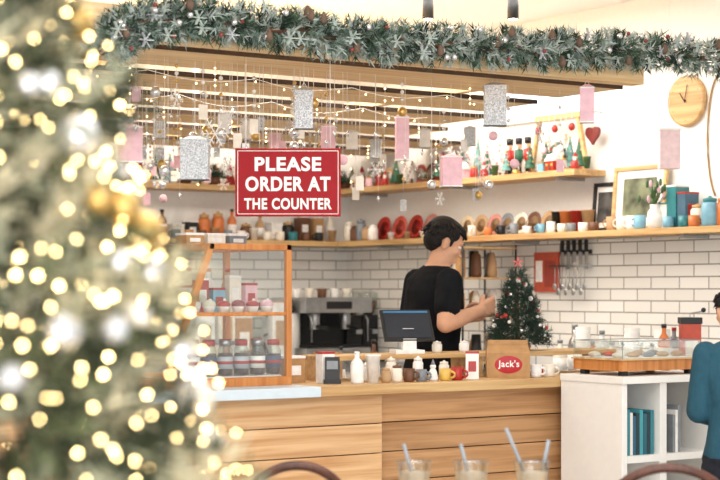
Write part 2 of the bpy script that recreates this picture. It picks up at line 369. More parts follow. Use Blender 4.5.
jar(BLUE,(x0-.04,at_X(710,x0-.04),SL),.045,.15,TEAL,name='ceramic_canister'); jar(CREAM,(x0,at_X(698,x0),SL),.04,.12,SHELFW,name='ceramic_canister'); mug(TEAL,(x0-.08,at_X(684,x0-.08),SL),.03,.06); mug(BLUE,(x0-.08,at_X(668,x0-.08),SL),.03,.06); mug(ORANGE,(x0-.08,at_X(694,x0-.08),SL),.03,.06)
for px,c in((725,ORANGE),(738,CREAM),(752,TEAL)): jar(c,(x0,at_X(px,x0),SL),.045,.15,name='ceramic_canister')
# upper shelf
for px,c,h in((352,T2,.16),(371,T3,.14),(396,T2,.22),(405,T3,.15),(454,T3,.22),(478,T1,.28),(487,T2,.22),(500,T3,.22),(546,T2,.2),(570,T1,.22),(580,T2,.24)): minitree(c,(xs_+.02,onR(px,xs_+.02),SU),h*.85,.045)
for px,h,c in((362,.16,RED),(382,.19,RED),(414,.14,PAPER),(467,.17,RED),(443,.2,RED)): santa((xs_,onR(px),SU),h,c)
for px,c in((510,RED),(519,T2),(528,RED)): nutcracker((xs_,onR(px),SU),.23,c)
for px,c in((433,BROWN),(390,TAN),(422,CORAL)): plate(c,(xs_+.02,onR(px,xs_+.02),SU),.065,CREAM)
for px in (460,377,558): wreath((xs_-.02,onR(px,xs_-.02),SU),.08)
for i,px in enumerate((357,369,385,400,412,425,438,449,463,474,484,495,506,516,530,543,553,563,575,587)):
    l=(xf,onR(px,xf),SU); k=(i*5)%8
    if k==0: house([CREAM,RED,PINK][i%3],l,.1)
    elif k==1: globe([RED,GOLD,BROWN][i%3],l,.03)
    elif k==2: santa(l,.1,[RED,PAPER][i%2])
    elif k==3: boxp([PINK,RED,GLIT,BLUE][i%4],l,(.045,.05,.05),GOLD,name='gift_box')
    elif k==4: minitree([T1,T3,T2][i%3],l,.12,.03)
    elif k==5: jar([RED,PINK,SILV][i%3],l,.025,.07,GOLD,name='candle_jar')
    elif k==6: minitree([T2,T1][i%2],l,.15,.035)
    else: cup([RED,GREEN][i%2],l,.022,.06,'candle_cup')
for px,r,c in((456,.1,PAPER),(493,.09,PINK),(446,.08,PINK),(471,.07,GLIT)):
    q=MB(); M=Matrix.Rotation(YAW,4,'Z'); snowflake(q,(0,0,r*.9+.03),r,c,M); q.cyl((0,0,0),(0,0,.06),.003,c,n=6); q.box((0,0,.005),(.03,.03,.01),c); q.finish('standing_snowflake_decoration',(xs_-.045,onR(px,xs_-.045),SU))
q=MB(); ya,yb=onR(590),onR(534); w=yb-ya; hh=.32
q.bar((0,0,0.01),(0,w*.16,hh),.022,SHELFW); q.bar((0,w,.01),(0,w*.84,hh),.022,SHELFW); q.bar((0,w*.1,hh),(0,w*.9,hh),.03,SHELFW)
q.box((-.02,w/2,.008),(.04,w,.016),SHELFW)
for i,c in enumerate((RED,GOLD,PAPER,RED,SILV,PINK,RED)):
    y=w*(.2+.1*i); L=.05+.06*((i*7)%3); q.cyl((-.03,y,hh),(-.03,y,hh-L),.0015,STR,n=5)
    if i%3==1: snowflake(q,(0,0,0),.035,c,Matrix.Translation((-.03,y,hh-L-.03))@Matrix.Rotation(1.2,4,'Z'))
    else: q.sph((-.03,y,hh-L-.02),(.018,.022,.024),c,10)
q.finish('ornament_display_stand',(xs_-.02,ya,SU))
def heart(loc,s,c=RED):
    q=MB(); pts=[]
    for t in np.linspace(0,2*math.pi,28)[:-1]:
        pts.append((0,s*.06*math.sin(t)**3, s*.06*(13*math.cos(t)-5*math.cos(2*t)-2*math.cos(3*t)-math.cos(4*t))/16))
    n=len(pts); vs=[(-.01,p[1],p[2]) for p in pts]+[(.01,p[1],p[2]) for p in pts]
    fs=[tuple(range(n)),tuple(range(n,2*n))[::-1]]+[(i,(i+1)%n,n+(i+1)%n,n+i) for i in range(n)]
    q.add(vs,fs,c); q.cyl((0,0,s*.04),(0,0,.13),.0015,STR,n=5); q.cyl((0,0,.13),(.07,0,.13),.003,BLACK,n=6); q.finish('heart_ornament',loc)
heart((XR-.07,at_X(593,XR-.07),zz(136,XR,at_X(593,XR))),.95,mat('heart_maroon','#7c2a26',.5))
# back wall shelves clutter
CL=[TAN,CREAM,BROWN,GREYG,PAPER,TEAL,ORANGE,CREAM,BLACK,KRAFT,PAPER]
px=120
while px<340:
    yb=YB-.09; x=at_Y(px,yb); t=random.random(); c=random.choice(CL)
    if t<.3: jar(c,(x,yb,SL),.04,.1+.08*random.random(),SHELFX,name='pantry_jar')
    elif t<.65: boxp(c,(x,yb,SL),(.08,.08,.08+.12*random.random()),PAPER,name='packaged_goods_box')
    else: bottle(c,(x,yb,SL),.03,.14+.07*random.random(),label=PAPER,name='syrup_bottle')
    px+=14
px=124
while px<340:
    yb=YB-.2; x=at_Y(px,yb); t=random.random(); c=random.choice(CL)
    if t<.6: mug(c,(x,yb,SL),.03,.06,random.random()*6,name='teacup')
    else: cup(c,(x,yb,SL),.03,.07,name='takeaway_cup')
    px+=13
px=110
while px<336:
    yb=YB-.09; x=at_Y(px,yb); t=random.random()
    if t<.4: minitree(random.choice([T1,T2,T3]),(x,yb,SU),.14+.08*random.random(),.045)
    elif t<.6: boxp(random.choice([PINK,RED,GLIT,CREAM]),(x,yb,SU),(.08,.08,.09),GOLD,name='gift_box')
    elif t<.8: santa((x,yb,SU),.15)
    else: house(random.choice([PINK,PAPER,CREAM]),(x,yb,SU),.14)
    px+=15
for px in (186,214,345,255):
    yb=YB-.2; x=at_Y(px,yb); q=MB(); q.lathe([(.03,0),(.04,.05)],BROWN)
    B=np.zeros((70,3)); B[:,2]=.05; D=rng.normal(size=(70,3)); D[:,2]=abs(D[:,2])*.35; D[:,1]*=.4
    q.needles(B,D,.08,.03,14,.003,[NG1,T2]); q.finish('potted_pine_sprig',(x,yb,SU))
# ---------------- clock
yc=at_X(685,XR-.03); q=MB(); M=Matrix.Rotation(-math.pi/2,4,'Y'); 
q.lathe([(.136,0),(.14,.01),(.137,.025),(.122,.028),(0,.024)],SHELFW,M=M,n=40)
for i in range(12):
    a=i*math.pi/6; q.box((-.027,.108*math.sin(a),.108*math.cos(a)),(.003,.004,.004),BLACK)
q.bar((-.031,0,-.01),(-.031,.04,.045),.004,BLACK,.003); q.bar((-.033,0,0),(-.033,-.02,.085),.003,BLACK,.003); q.sph((-.03,0,0),.006,BLACK,8)
q.finish('wall_clock',(XR-.001,yc,zz(101,XR,yc)))
q=MB(); BW=mat('branch_brown','#b08a5c',.7)
yy=at_X(708,XR-.02); pts=[(0,-.10*math.cos(t)+.08,.33*math.sin(t)) for t in np.linspace(-1.2,1.5,16)]
q.tube([(p[0],-p[1]*.9,p[2]) for p in pts],.005,BW,6)
q.finish('curved_wall_branch',(XR-.007,yy,zz(138,XR,yy)))
# ---------------- knife strip etc
x=XR-.03; ya,yb=at_X(590,x),at_X(560,x); zc=zz(252,x,(ya+yb)/2)
q=MB(); q.b2((-.0,ya,-.012),(.017,yb,.012),BLACK)
for i in range(5):
    y=ya+(yb-ya)*(.1+.2*i); q.b2((-.012,y-.01,.0),(0,y+.01,.07),BLACK); q.b2((-.006,y-.014,-.1+.02*(i%3)),(-.002,y+.012,0),STEEL)
q.finish('magnetic_knife_rack',(x,0,zc))
q=MB(); zc=zz(266,x,(ya+yb)/2); q.tube([(-.03,ya-.03,0),(-.03,yb+.05,0)],.006,STEEL)
for y in(ya,yb): q.bar((-.03,y,0),(.017,y,0),.01,STEEL)
for i in range(9):
    y=ya+(yb-ya)*(i/8); l=.1+.03*(i%2); q.cyl((-.038,y,.0),(-.042,y,-l),.003,STEEL,n=6); q.sph((-.042,y,-l-.02),(.007,.017,.022),STEEL,10)
q.finish('hanging_utensil_rack',(x,0,zc))
ya,yb=at_X(558,x),at_X(534,x); q=MB(); zt=zz(252,x,ya); zb=zz(292,x,ya)
q.b2((.0,ya,zb),(.015,yb,zt),mat('coral_board','#c0543e',.6)); q.b2((-.004,ya+.03,zb+.03),(-.001,yb-.1,zt-.05),mat('coral_dark','#9c4032',.6)); q.b2((-.004,yb-.08,zb+.06),(-.001,yb-.02,zt-.05),PAPER)
q.finish('hanging_menu_board',(x,0,0))
# storage rack
q=MB(); 
for a in(-.2,.2):
    for b in(-.15,.15): q.cyl((a,b,0),(a,b,.75),.006,BLACK,n=8)
for z in(.05,.32,.55,.73): q.box((0,0,z),(.4,.32,.01),SHELFW)
for i in range(6):
    for j,z in enumerate((.056,.326,.556)): 
        c=[PAPER,CREAM,TAN,BROWN,KRAFT,GREYG,BLACK][(i*3+j*2)%7]; q.lathe([(.03,0),(.033,.02),(.028,.1+.03*((i+j)%3)),(.012,.15)],c,loc=(-.15+.06*i,-.06+.1*(i%2),z),n=12)
q.finish('storage_rack_with_jars',(6.38,at_X(474,6.38),.9),rz=0)
def espresso(loc,rz):
    q=MB(); q.box((0,0,.05),(.5,.42,.1),STEEL); q.box((0,.1,.22),(.48,.2,.26),BLACK); q.box((0,0,.38),(.52,.42,.1),STEEL); q.box((0,-.08,.11),(.42,.24,.012),BLACK)
    q.box((0,-.212,.38),(.2,.004,.05),BLACK)
    for s in(-.12,.12):
        q.lathe([(.035,.22),(.035,.33)],STEEL,loc=(s,-.1,0)); q.cyl((s,-.12,.24),(s,-.26,.23),.014,BLACK)
    for s in(-.22,.22): q.tube([(s,-.16,.34),(s,-.22,.28),(s,-.22,.14)],.006,STEEL)
    for i in range(5): q.lathe([(.028,.43),(.034,.49)],[PAPER,CREAM,BROWN][i%3],loc=(-.2+.1*i,0,0),n=14)
    q.finish('espresso_machine',loc,rz,bevel=.006)
yw=9.72
espresso((at_Y(322,yw),yw,.9),0)
def grinder(loc):
    q=MB(); q.box((0,0,.015),(.14,.2,.03),BLACK); q.box((0,.03,.17),(.12,.12,.28),BLACK); q.lathe([(.03,.31),(.06,.36),(.065,.46),(.03,.47)],GLASS2); q.lathe([(.028,.315),(.052,.36),(.055,.41),(0,.41)],BROWN); q.box((0,-.06,.2),(.05,.06,.03),STEEL); q.finish('espresso_grinder',loc)
grinder((at_Y(352,yw),yw,.9)); grinder((at_Y(368,yw),yw,.9))
def blender_(loc):
    q=MB(); q.lathe([(.08,0),(.08,.08),(.06,.14)],BLACK); q.lathe([(.05,.14),(.07,.34),(.07,.35)],GLASS2); q.lathe([(.072,.35),(.07,.38),(.02,.4)],BLACK); q.tube([(.06,0,.32),(.11,0,.3),(.1,0,.2),(.058,0,.18)],.008,BLACK); q.finish('countertop_blender',loc)
blender_((at_Y(256,yw),yw,.9))
for px,c,s in((200,PAPER,(.14,.14,.36)),(222,CREAM,(.12,.14,.44)),(239,KRAFT,(.12,.14,.3)),(275,PAPER,(.12,.14,.4))):
    boxp(c,(at_Y(px,yw),yw,.9),s,PAPER if c is KRAFT else TAN,name='storage_box')
boxp(KRAFT,(at_Y(388,yw),yw,.9),(.14,.14,.4),BROWN,name='storage_box')
q=MB(); q.lathe([(.06,0),(.06,.32),(.055,.33)],WLAM); q.lathe([(.062,.33),(.062,.36),(.03,.39),(0,.39)],BLACK); q.finish('insulated_drink_urn',(at_Y(291,yw),yw,.9))
q=MB(); q.b2((3.4,7.3,0),(4.3,7.8,.82),WLAM); q.b2((3.38,7.28,.82),(4.32,7.82,.85),SHELFX); q.finish('preparation_table')
ym=7.5
def prep(px): return (at_Y(px,ym)-.75,ym,.85)
for px,fn in ((355,0),(328,1),(374,2),(341,3),(312,4)):
    xx=at_Y(px,ym)
    if fn==0: q=MB(); q.box((0,0,.13),(.10,.12,.26),WLAM); q.box((0,0,.27),(.11,.13,.02),GREYG); q.box((0,-.062,.18),(.05,.004,.05),BLACK); q.finish('receipt_printer_stack',(min(xx,4.25),ym,.85),bevel=.004)
q=MB(); q.b2((4.33,7.3,0),(5.0,7.8,.82),WLAM); q.b2((4.33,7.28,.82),(5.02,7.82,.85),SHELFX); q.finish('preparation_table')
boxp(TAN,(at_Y(328,ym),ym,.85),(.1,.12,.2),KRAFT,name='takeaway_box'); bottle(BROWN,(at_Y(374,ym),ym,.85),.03,.27,label=PAPER,name='sauce_bottle'); bottle(GREYG,(at_Y(341,ym),ym,.85),.022,.24,label=PAPER,name='sauce_bottle')
for px,c in((560,CREAM),(575,STEEL),(592,ORANGE),(602,PAPER),(612,CREAM),(624,STEEL),(640,TAN),(652,PAPER)):
    bottle(c,(6.35,at_X(px,6.35),.9),.038,.2+.03*(px%4),cap=GREYG,label=PAPER,name='worktop_bottle')
for px in (583,632,662): 
    q=MB()
    for k in range(7): q.lathe([(.03,.03*k),(.042,.03*k+.1)],PAPER,n=16)
    q.finish('paper_cup_stack',(6.22,at_X(px,6.22),.9))
# ---------------- display case
q=MB(); Wd,Dp,H=.57,.52,.55; sx=.205
q.b2((0,0,0),(Wd,Dp,.035),ORW); q.b2((.03,.03,.035),(Wd-.03,Dp-.03,.04),PAPER)
for y in(.012,Dp-.012):
    q.bar((0.012,y,.03),(sx,y,H),.024,ORW); q.bar((Wd-.012,y,.03),(Wd-.012,y,H),.024,ORW); q.bar((sx-.01,y,H),(Wd,y,H),.024,ORW)
    q.bar((sx*.5,y,.285),(Wd,y,.285),.014,ORW)
q.bar((sx,0,H),(sx,Dp,H),.024,ORW); q.bar((Wd-.012,0,H),(Wd-.012,Dp,H),.024,ORW); q.bar((.012,0,.05),(.012,Dp,.05),.022,ORW)
q.b2((sx*.55,.02,.28),(Wd-.02,Dp-.02,.29),ORW)
q.add([(0.02,.008,.04),(Wd-.02,.008,.04),(Wd-.02,.008,H),(sx,.008,H)],[(0,1,2,3)],GLASS)
q.add([(0.02,Dp-.008,.04),(Wd-.02,Dp-.008,.04),(Wd-.02,Dp-.008,H),(sx,Dp-.008,H)],[(0,1,2,3)],GLASS)
q.add([(0.01,.02,.05),(0.01,Dp-.02,.05),(sx,Dp-.02,H),(sx,.02,H)],[(0,1,2,3)],GLASS)
q.add([(sx,.02,H),(Wd,.02,H),(Wd,Dp-.02,H),(sx,Dp-.02,H)],[(0,1,2,3)],GLASS)
cx,cy=3.08,5.9
q.finish('glass_display_case',(cx,cy,CT),bevel=.002)
JD=mat('dark_jam','#4c3532',.3); LBL=mat('silver_label','#b8bec6',.4); LB2=mat('navy_label','#4c5a72',.5)
for r_ in range(2):
    for i in range(7):
        x=cx+.075+i*.074; y=cy+.06+r_*.13
        if r_ and i<1: continue
        q=MB(); q.lathe([(.025,.004),(.029,.008),(.029,.085),(0,.085)],JD,n=16); q.lathe([(.026,0),(.031,.008),(.031,.1),(.022,.115),(.022,.122)],GLASS2,n=16); q.lathe([(.025,.12),(.025,.142),(0,.142)],[RED,STEEL][i%2],n=16); q.lathe([(.0318,.03),(.0318,.078)],[LBL,PAPER,LB2,LBL][i%4],n=16); q.lathe([(.0322,.048),(.0322,.06)],RED,n=16)
        q.finish('labelled_drink_jar',(x,y,CT+.04))
for i in range(6):
    x=cx+.17+i*.066; y=cy+.08
    q=MB(); c=[PAPER,CREAM,RED,mat('maroon','#8d3a42',.5),RED,PINK][i]
    q.lathe([(.018,0),(.024,.02),(.026,.025)],PAPER,n=14); q.sph((0,0,.032),(.028,.028,.016+.004*(i%2)),c,12); q.sph((0.005,0,.05),.007,PAPER,8)
    q.finish('cupcake',(x,y,CT+.29))
for i,(c,h) in enumerate(((PAPER,.1),(RED,.13),(BLUE,.09),(CREAM,.14),(PINK,.11))): boxp(c,(cx+.2+.075*i,cy+.22,CT+.29),(.055,.04,h),[RED,PAPER][i%2],name='sweets_packet')
for i in range(4): bottle([GLIT,CREAM,PAPER,TAN][i],(cx+.22+.09*i,cy+.38,CT+.29),.025,.18,RED,LBL,'sweets_bottle')
for i in range(3): boxp([KRAFT,CREAM,GREYG][i],(cx+.27+.1*i,cy+.3,CT+H+.012),(.08,.09,.04),PAPER,name='small_gift_carton')
# ---------------- counter items
boxp(KRAFT,(3.75,6.1,CT),(.1,.12,.1),PAPER,name='napkin_box'); boxp(PAPER,(3.84,5.95,CT),(.06,.05,.12),RED,name='napkin_box')
yf=5.83
def cX(px,y=yf): return at_Y(px,y)
bottle(PAPER,(cX(357),yf,CT),.027,.13,PAPER,name='milk_bottle'); cup(PAPER,(cX(373),yf,CT),.03,.11)
jar(TAN,(cX(386),yf,CT),.02,.06,name='sugar_pot'); jar(CREAM,(cX(397),yf,CT),.023,.07,BROWN,name='sugar_pot')
mug(BROWN,(cX(409),yf,CT),.024,.055,-1,'espresso_mug'); mug(GREYG,(cX(421),yf,CT),.024,.05,-1,'espresso_mug'); 
q=MB(); h=.09; q.lathe([(.018,0),(.022,.01),(.016,.04),(.008,.055)],PAPER); q.sph((0,0,.06),.013,PAPER,10); q.cyl((0,0,.068),(0,0,.09),.01,GREYG,.002); q.finish('snowman_figurine',(cX(433),yf,CT))
mug(YEL,(cX(445),yf,CT),.024,.05,-1,'espresso_mug'); mug(RED,(cX(457),yf,CT),.027,.055,-1,'espresso_mug')
boxp(PAPER,(cX(475),yf+.02,CT),(.055,.02,.11),RED,rz=YAW,name='card_holder'); 
for px,c in((366,PAPER),(391,CREAM),(418,PAPER),(444,CREAM)): jar(c,(cX(px,5.94),5.94,CT),.022,.075+.02*(px%3),name='spice_jar')
for px,c in((437,CREAM),(464,PAPER)): jar(c,(cX(px,6.09),6.09,RZ),.022,.05,name='toothpick_pot')
for px,c in((536,PAPER),(549,CREAM)): mug(c,(cX(px),yf,CT),.025,.055,-1,'espresso_mug')
for px,c in((541,RED),(530,SILV)): q=MB(); q.sph((0,0,.02),.02,c,14); q.lathe([(.006,.037),(.006,.045)],GOLD,n=8); q.finish('christmas_bauble',(cX(px,5.93),5.93,CT))
q=MB(); q.box((0,0,.055),(.06,.018,.11),BLACK,Matrix.Rotation(-.3,4,'X')); q.box((0,-.011,.075),(.045,.003,.035),GREYG,Matrix.Rotation(-.3,4,'X')); q.box((0,.02,.008),(.07,.07,.016),BLACK); q.finish('card_terminal',(cX(339),yf+.05,CT),YAW)
# paper bag
q=MB(); w,d,h=.185,.10,.145
vs=[(-w/2,-d/2,0),(w/2,-d/2,0),(w/2,d/2,0),(-w/2,d/2,0),(-w/2,-d/2,h*.75),(w/2,-d/2,h*.75),(w/2,d/2,h*.75),(-w/2,d/2,h*.75),(-w*.47,-.008,h),(w*.47,-.008,h),(w*.47,.008,h*1.0),(-w*.47,.008,h)]
q.add(vs,[(0,1,5,4),(1,2,6,5),(2,3,7,6),(3,0,4,7),(4,5,9,8),(5,6,10,9),(6,7,11,10),(7,4,8,11),(3,2,1,0),(8,9,10,11)],KRAFT)
q.box((0,-.001,h+.008),(w*.94,.02,.02),KRAFT)
M=Matrix.Translation((0,-d/2,h*.4))@FR
q.lathe([(.001,0),(.04,0),(.04,.002),(0,.002)],mat('logo_red','#b81c28',.5),M=M@Matrix.Diagonal((1.5,.95,1,1)),n=28)
bag=q.finish('paper_bag',(cX(509,5.87),5.88,CT),YAW,bevel=.003)
text('bag_logo_text',"Jack's",.092,.038,PAPER,bag,Matrix.Translation((0,-d/2-.0035,h*.4))@FR,.02)
# POS
q=MB(); M=Matrix.Translation((0,0,.12))@Matrix.Rotation(math.radians(-35),4,'X')
q.box((0,0,0),(.225,.012,.16),BLACK,M); q.box((0,.0075,0),(.21,.002,.145),mat('tablet_screen','#2d6f9a',.2,emit=.6),M); q.box((0,-.0075,.0),(.2,.002,.13),mat('tablet_back','#232a34',.4),M); q.box((-.0,-.009,.066),(.2,.002,.01),mat('painted_screen_glow','#3a7aa8',.4),M)  # bluish strip on the tablet back is a painted screen reflection
q.bar((0,-.01,.11),(0,0,.02),.05,PAPER,.02); q.box((0,0,.008),(.13,.11,.016),PAPER); q.box((0,-.03,.04),(.06,.035,.05),PAPER)
q.finish('point_of_sale_tablet',(at_Y(407,6.12),6.12,RZ),-.35,bevel=.003)
# ---------------- trees
def xtree(name,loc,h,R,nspr,sl,nl,k,w,mts,z0=.1,extra=None,stand=True,zp=40):
    q=MB(); q.cyl((0,0,0),(0,0,h*.9),R*.06,BROWN,R*.015)
    if stand: q.lathe([(R*.35,0),(R*.4,.02),(R*.33,h*.09),(0,h*.09)],KRAFT)
    u=rng.random(nspr); t=1-np.sqrt(1-u*.995); z=z0+(h-z0)*t*.97
    rad=R*(1-t)*(.45+.45*rng.random(nspr))*(1+.14*np.sin(z/h*zp)); a=rng.random(nspr)*6.283
    B=np.stack([rad*np.cos(a),rad*np.sin(a),z],1); D=np.stack([np.cos(a),np.sin(a),.25+.3*rng.normal(size=nspr)+t*.8],1)
    q.needles(B,D,sl,nl,k,w,mts)
    if extra: extra(q)
    return q.finish(name,loc)
def ex1(q):
    for i in range(40):
        t=random.random()*.85; a=random.random()*6.28; z=.07+.3*t; r=.135*(1-t)+.008
        q.sph((r*math.cos(a),r*math.sin(a),z),.011 if i%3 else .008,[RED,SILV,PAPER,SILV,CORAL][i%5],10)
    for i in range(5):
        a=i*1.257+.3; q.bar((0,0,.40),(.025*math.cos(a)*FY,-.025*math.cos(a)*FX,.40+.025*math.sin(a)),.007,CORAL)
xtree('tabletop_christmas_tree',(cX(518,6.13),6.13,RZ),.39,.15,1000,.035,.024,14,.0013,[NG1,mat('needle_emerald','#1e4833',.7),NG1,NG1],.03,ex1)
# ---------------- cabinet
q=MB(); x0,x1,y0,y1,zt=4.9,5.45,5.33,5.715,1.02; xd=at_Y(660,y0); t=.03
q.b2((x0,y0,0),(x0+t,y1,zt-t),WLAM); q.b2((x1-t,y0,0),(x1,y1,zt-t),WLAM); q.b2((x0-.005,y0-.01,zt-t),(x1+.005,y1,zt),WLAM); q.b2((x0+t,y1-.012,0),(x1-t,y1,zt-t),WLAM)
q.b2((xd,y0,.03),(xd+t*1.3,y1-.012,zt-t),WLAM)
for z in(.0,.34,.66): q.b2((x0+t,y0,z),(xd,y1-.012,z+t),WLAM); q.b2((xd+t*1.3,y0,z),(x1-t,y1-.012,z+t),WLAM)
q.finish('white_bookcase',bevel=.002)
BK=multi('book_covers',['#255f6d','#35838f','#20383f','#469ca6','#e9e4da','#2a5f7a'],.6)
q=MB(); x=0
for i in range(8):
    w=.014+.008*random.random(); h=.15+.05*random.random(); q.box((x+w/2,0,h/2),(w,.15,h),BK); x+=w+.001
q.finish('row_of_books',(x0+t+.02,y0+.1,.69),bevel=.001)
q=MB(); x=0
for i in range(3): w=.014; q.box((x+w/2,0,.08+.01*i),(w,.15,.16+.02*i),PAPER if i%2 else GREYG); x+=w+.001
q.finish('row_of_books',(xd+t*1.3+.06,y0+.1,.69),bevel=.001)
q=MB(); a,b=.45,.31
q.b2((0,0,.02),(a,b,.065),ORW); 
for x in(.02,a-.05):
    for y in(.02,b-.05): q.b2((x,y,0),(x+.03,y+.03,.02),BLACK)
q.b2((-.008,-.008,.065),(a+.008,b+.008,.071),SHELFX)
gz=.145
for f in([(0,0,.068),(a,0,.068),(a,0,gz),(0,0,gz)],[(0,b,.068),(a,b,.068),(a,b,gz),(0,b,gz)],[(0,0,.068),(0,b,.068),(0,b,gz),(0,0,gz)],[(a,0,.068),(a,b,.068),(a,b,gz),(a,0,gz)],[(0,0,gz),(a,0,gz),(a,b,gz),(0,b,gz)]): q.add(f,[(0,1,2,3)],GLASS)
for e in(((0,0,gz),(a,0,gz)),((0,b,gz),(a,b,gz)),((0,0,gz),(0,b,gz)),((a,0,gz),(a,b,gz)),((0,0,.07),(0,0,gz)),((a,0,.07),(a,0,gz))): q.bar(e[0],e[1],.003,GREYG)
for i in range(10):
    q.sph((.05+.085*(i%5),.08+.15*(i//5),.085),(.028,.03,.013),[CREAM,TAN,GREYG,TAN,KRAFT,CREAM,CORAL][i%7],12)
q.b2((.03,.02,.071),(a-.03,b-.02,.075),PAPER)
q.finish('pastry_display_tray',(x0+.04,y0+.04,zt),bevel=.002)
q=MB(); q.box((0,0,.11),(.09,.09,.22),mat('enamel_red','#c24a30',.4)); q.box((0,0,.235),(.1,.1,.03),BLACK); q.box((0,-.047,.1),(.06,.004,.08),CREAM); q.tube([(0,0,.25),(0,0,.27),(.06,-.02,.28)],.004,STEEL); q.sph((.06,-.02,.285),.012,BLACK)
q.finish('coffee_grinder',(at_Y(690,5.95),5.95,CT),YAW,bevel=.006)
bottle(ORANGE,(at_Y(664,5.95),5.95,CT),.03,.22,BLACK,PAPER,'juice_bottle'); bottle(GREYG,(at_Y(674,6.07),6.07,CT),.028,.2,RED,PAPER,'juice_bottle')
# ---------------- sign
SGN=mat('sign_red','#9c1d24',.6,noise=.03,spec=.2); SW,SH=.415,.268
sd=6.82; X,Y=W(288,sd); zc=CH+(290-182.5)*sd/F
q=MB(); q.box((0,0,0),(SW,.008,SH),SGN)
bw=.0025
for z in(SH/2-.010,-SH/2+.010): q.box((0,-.005,z),(SW-.020,.003,bw),PAPER)
for x in(SW/2-.010,-SW/2+.010): q.box((x,-.005,0),(bw,.003,SH-.020),PAPER)
for x in(SW*.4,-SW*.4): q.cyl((x,0,SH/2),(x,0,2.30-zc),.0015,STR,n=5)
sg=q.finish('order_here_sign',(X,Y,zc),YAW)
for s_,w_,h_,z_ in(('PLEASE',.262,.056,.072),('ORDER AT',.335,.058,-.006),('THE COUNTER',.345,.045,-.084)):
    text('sign_text',s_,w_,h_,PAPER,sg,Matrix.Translation((0,-.0055,z_))@FR,.034)
# ---------------- hanging lanterns
def hang(px,yt,yb,wpx,Yp,c,name,top=2.30):
    X=at_Y(px,Yp); d=dep(X,Yp); z0=zz(yb,X,Yp); z1=zz(yt,X,Yp); w=wpx*d/F; h=z1-z0
    q=MB(); q.box((0,0,h*.46),(w,w*.7,h*.92),c); 
    v=w/2; e=w*.35
    q.add([(-v,-e,h*.92),(v,-e,h*.92),(v,e,h*.92),(-v,e,h*.92),(-v*.3,0,h),(v*.3,0,h)],[(0,1,5,4),(1,2,5),(2,3,4,5),(3,0,4)],c)
    q.box((0,0,h*.02),(w*1.06,w*.76,h*.04),PAPER if c is PINK else GLIT); q.box((0,0,h*.9),(w*1.06,w*.76,h*.03),PAPER if c is PINK else GLIT)
    q.tube([(-v*.3,0,h),(0,0,h+.02),(v*.3,0,h)],.0015,STR,5); q.cyl((0,0,h+.018),(0,0,top-z0),.0012,STR,n=5)
    q.finish(name,(X,Yp,z0),YAW+random.uniform(-.2,.2),bevel=.002)
for a in((304,87,129,18,5.95,GLIT),(195,136,180,28,6.15,GLIT),(495,82,126,22,5.95,GLIT)): hang(*a,'hanging_silver_lantern')
for a in((130,124,163,24,6.3,PINK),(328,124,151,14,6.8,PINK),(402,113,161,13,6.3,PINK),(451,154,187,20,6.2,PINK)): hang(*a,'hanging_pink_lantern')
hang(587,84,123,14,5.755,PINK,'hanging_pink_lantern')
for a in((160,120,138,12,7.5,GLIT),(246,118,140,12,7.6,PAPER),(275,132,152,12,8.2,PINK),(352,130,150,11,7.5,PAPER),(376,138,158,11,8.2,GLIT),(425,128,148,11,7.5,PAPER),(470,126,146,11,6.9,GLIT),(225,112,134,13,6.9,PAPER)): hang(*a,'hanging_paper_tag')
Xh=W(669,8.6); 
q=MB(); q.box((0,0,.09),(.1,.07,.19),mat('pale_pink','#eed3d6',.7)); q.box((0,0,.19),(.11,.08,.01),PAPER); q.cyl((0,0,.19),(0,0,ZC-zz(168,*Xh)),.0012,STR,n=5); q.finish('hanging_pink_lantern',(Xh[0],Xh[1],zz(168,*Xh)),YAW)
# ornament strands
q=MB(); slY=[6.1,6.85,7.55,8.25,8.9,9.6]
for i in range(250):
    px=random.uniform(118,560) if i<170 else random.uniform(120,400); Yp=random.choice(slY); X=at_Y(px,Yp)
    if X>5.38: continue
    L=random.uniform(.12,.45) if Yp<8.5 else random.uniform(.08,.26)
    q.cyl((X,Yp,2.30),(X,Yp,2.30-L),.0013,STR,n=4)
    t=random.random(); e=Vector((X,Yp,2.30-L))
    if t<.3: q.sph(e-Vector((0,0,.02)),.022,GLASS2 if t<.1 else random.choice([SILV,SILV,GOLD,PINK]),10)
    elif t<.5: snowflake(q,(0,0,0),random.uniform(.03,.06),random.choice([PAPER,GLIT]),Matrix.Translation(e-Vector((0,0,.04)))@Matrix.Rotation(random.uniform(-1,.5),4,'Z'))
    elif t<.75: q.box(e-Vector((0,0,.03)),(.04,.003,.06),random.choice([PAPER,PINK,CREAM,GLIT]),rz=0)
    else: q.lathe([(.002,-.03),(.009,-.012),(.003,0)],SILV,loc=e,n=8)
    if i%3==0:
        for k in range(3): q.sph(e+Vector((0,0,L*(.25+.25*k))),.009,random.choice([SILV,PAPER,GOLD]),8)
q.finish('hanging_ornament_strands')
BULB=mat('warm_bulb','#ffdc9c',.4,emit=8,noise=0)
q=MB()
for Yp,za in((6.45,.03),(7.15,.04)):
    pts=[]
    for i in range(48):
        x=1.7+i*.075 ; z=2.290-za*abs(math.sin(i*.45)); pts.append((x,Yp+.03*math.sin(i*.21),z))
        if i%2==0: q.sph((pts[-1][0],pts[-1][1],z-.012),.0045,BULB,6)
    q.tube(pts,.0012,STR,4)
for k in range(22):
    px=130+k*17; Yp=slY[k%5]+.03; X=at_Y(px,Yp); L=.2+.12*math.sin(k*2.1)
    q.cyl((X,Yp,2.30),(X,Yp,2.30-L),.001,STR,n=4)
    for j in range(4): q.sph((X,Yp,2.30-L*(j+1)/4),.0045,BULB,6)
q.finish('fairy_light_string')
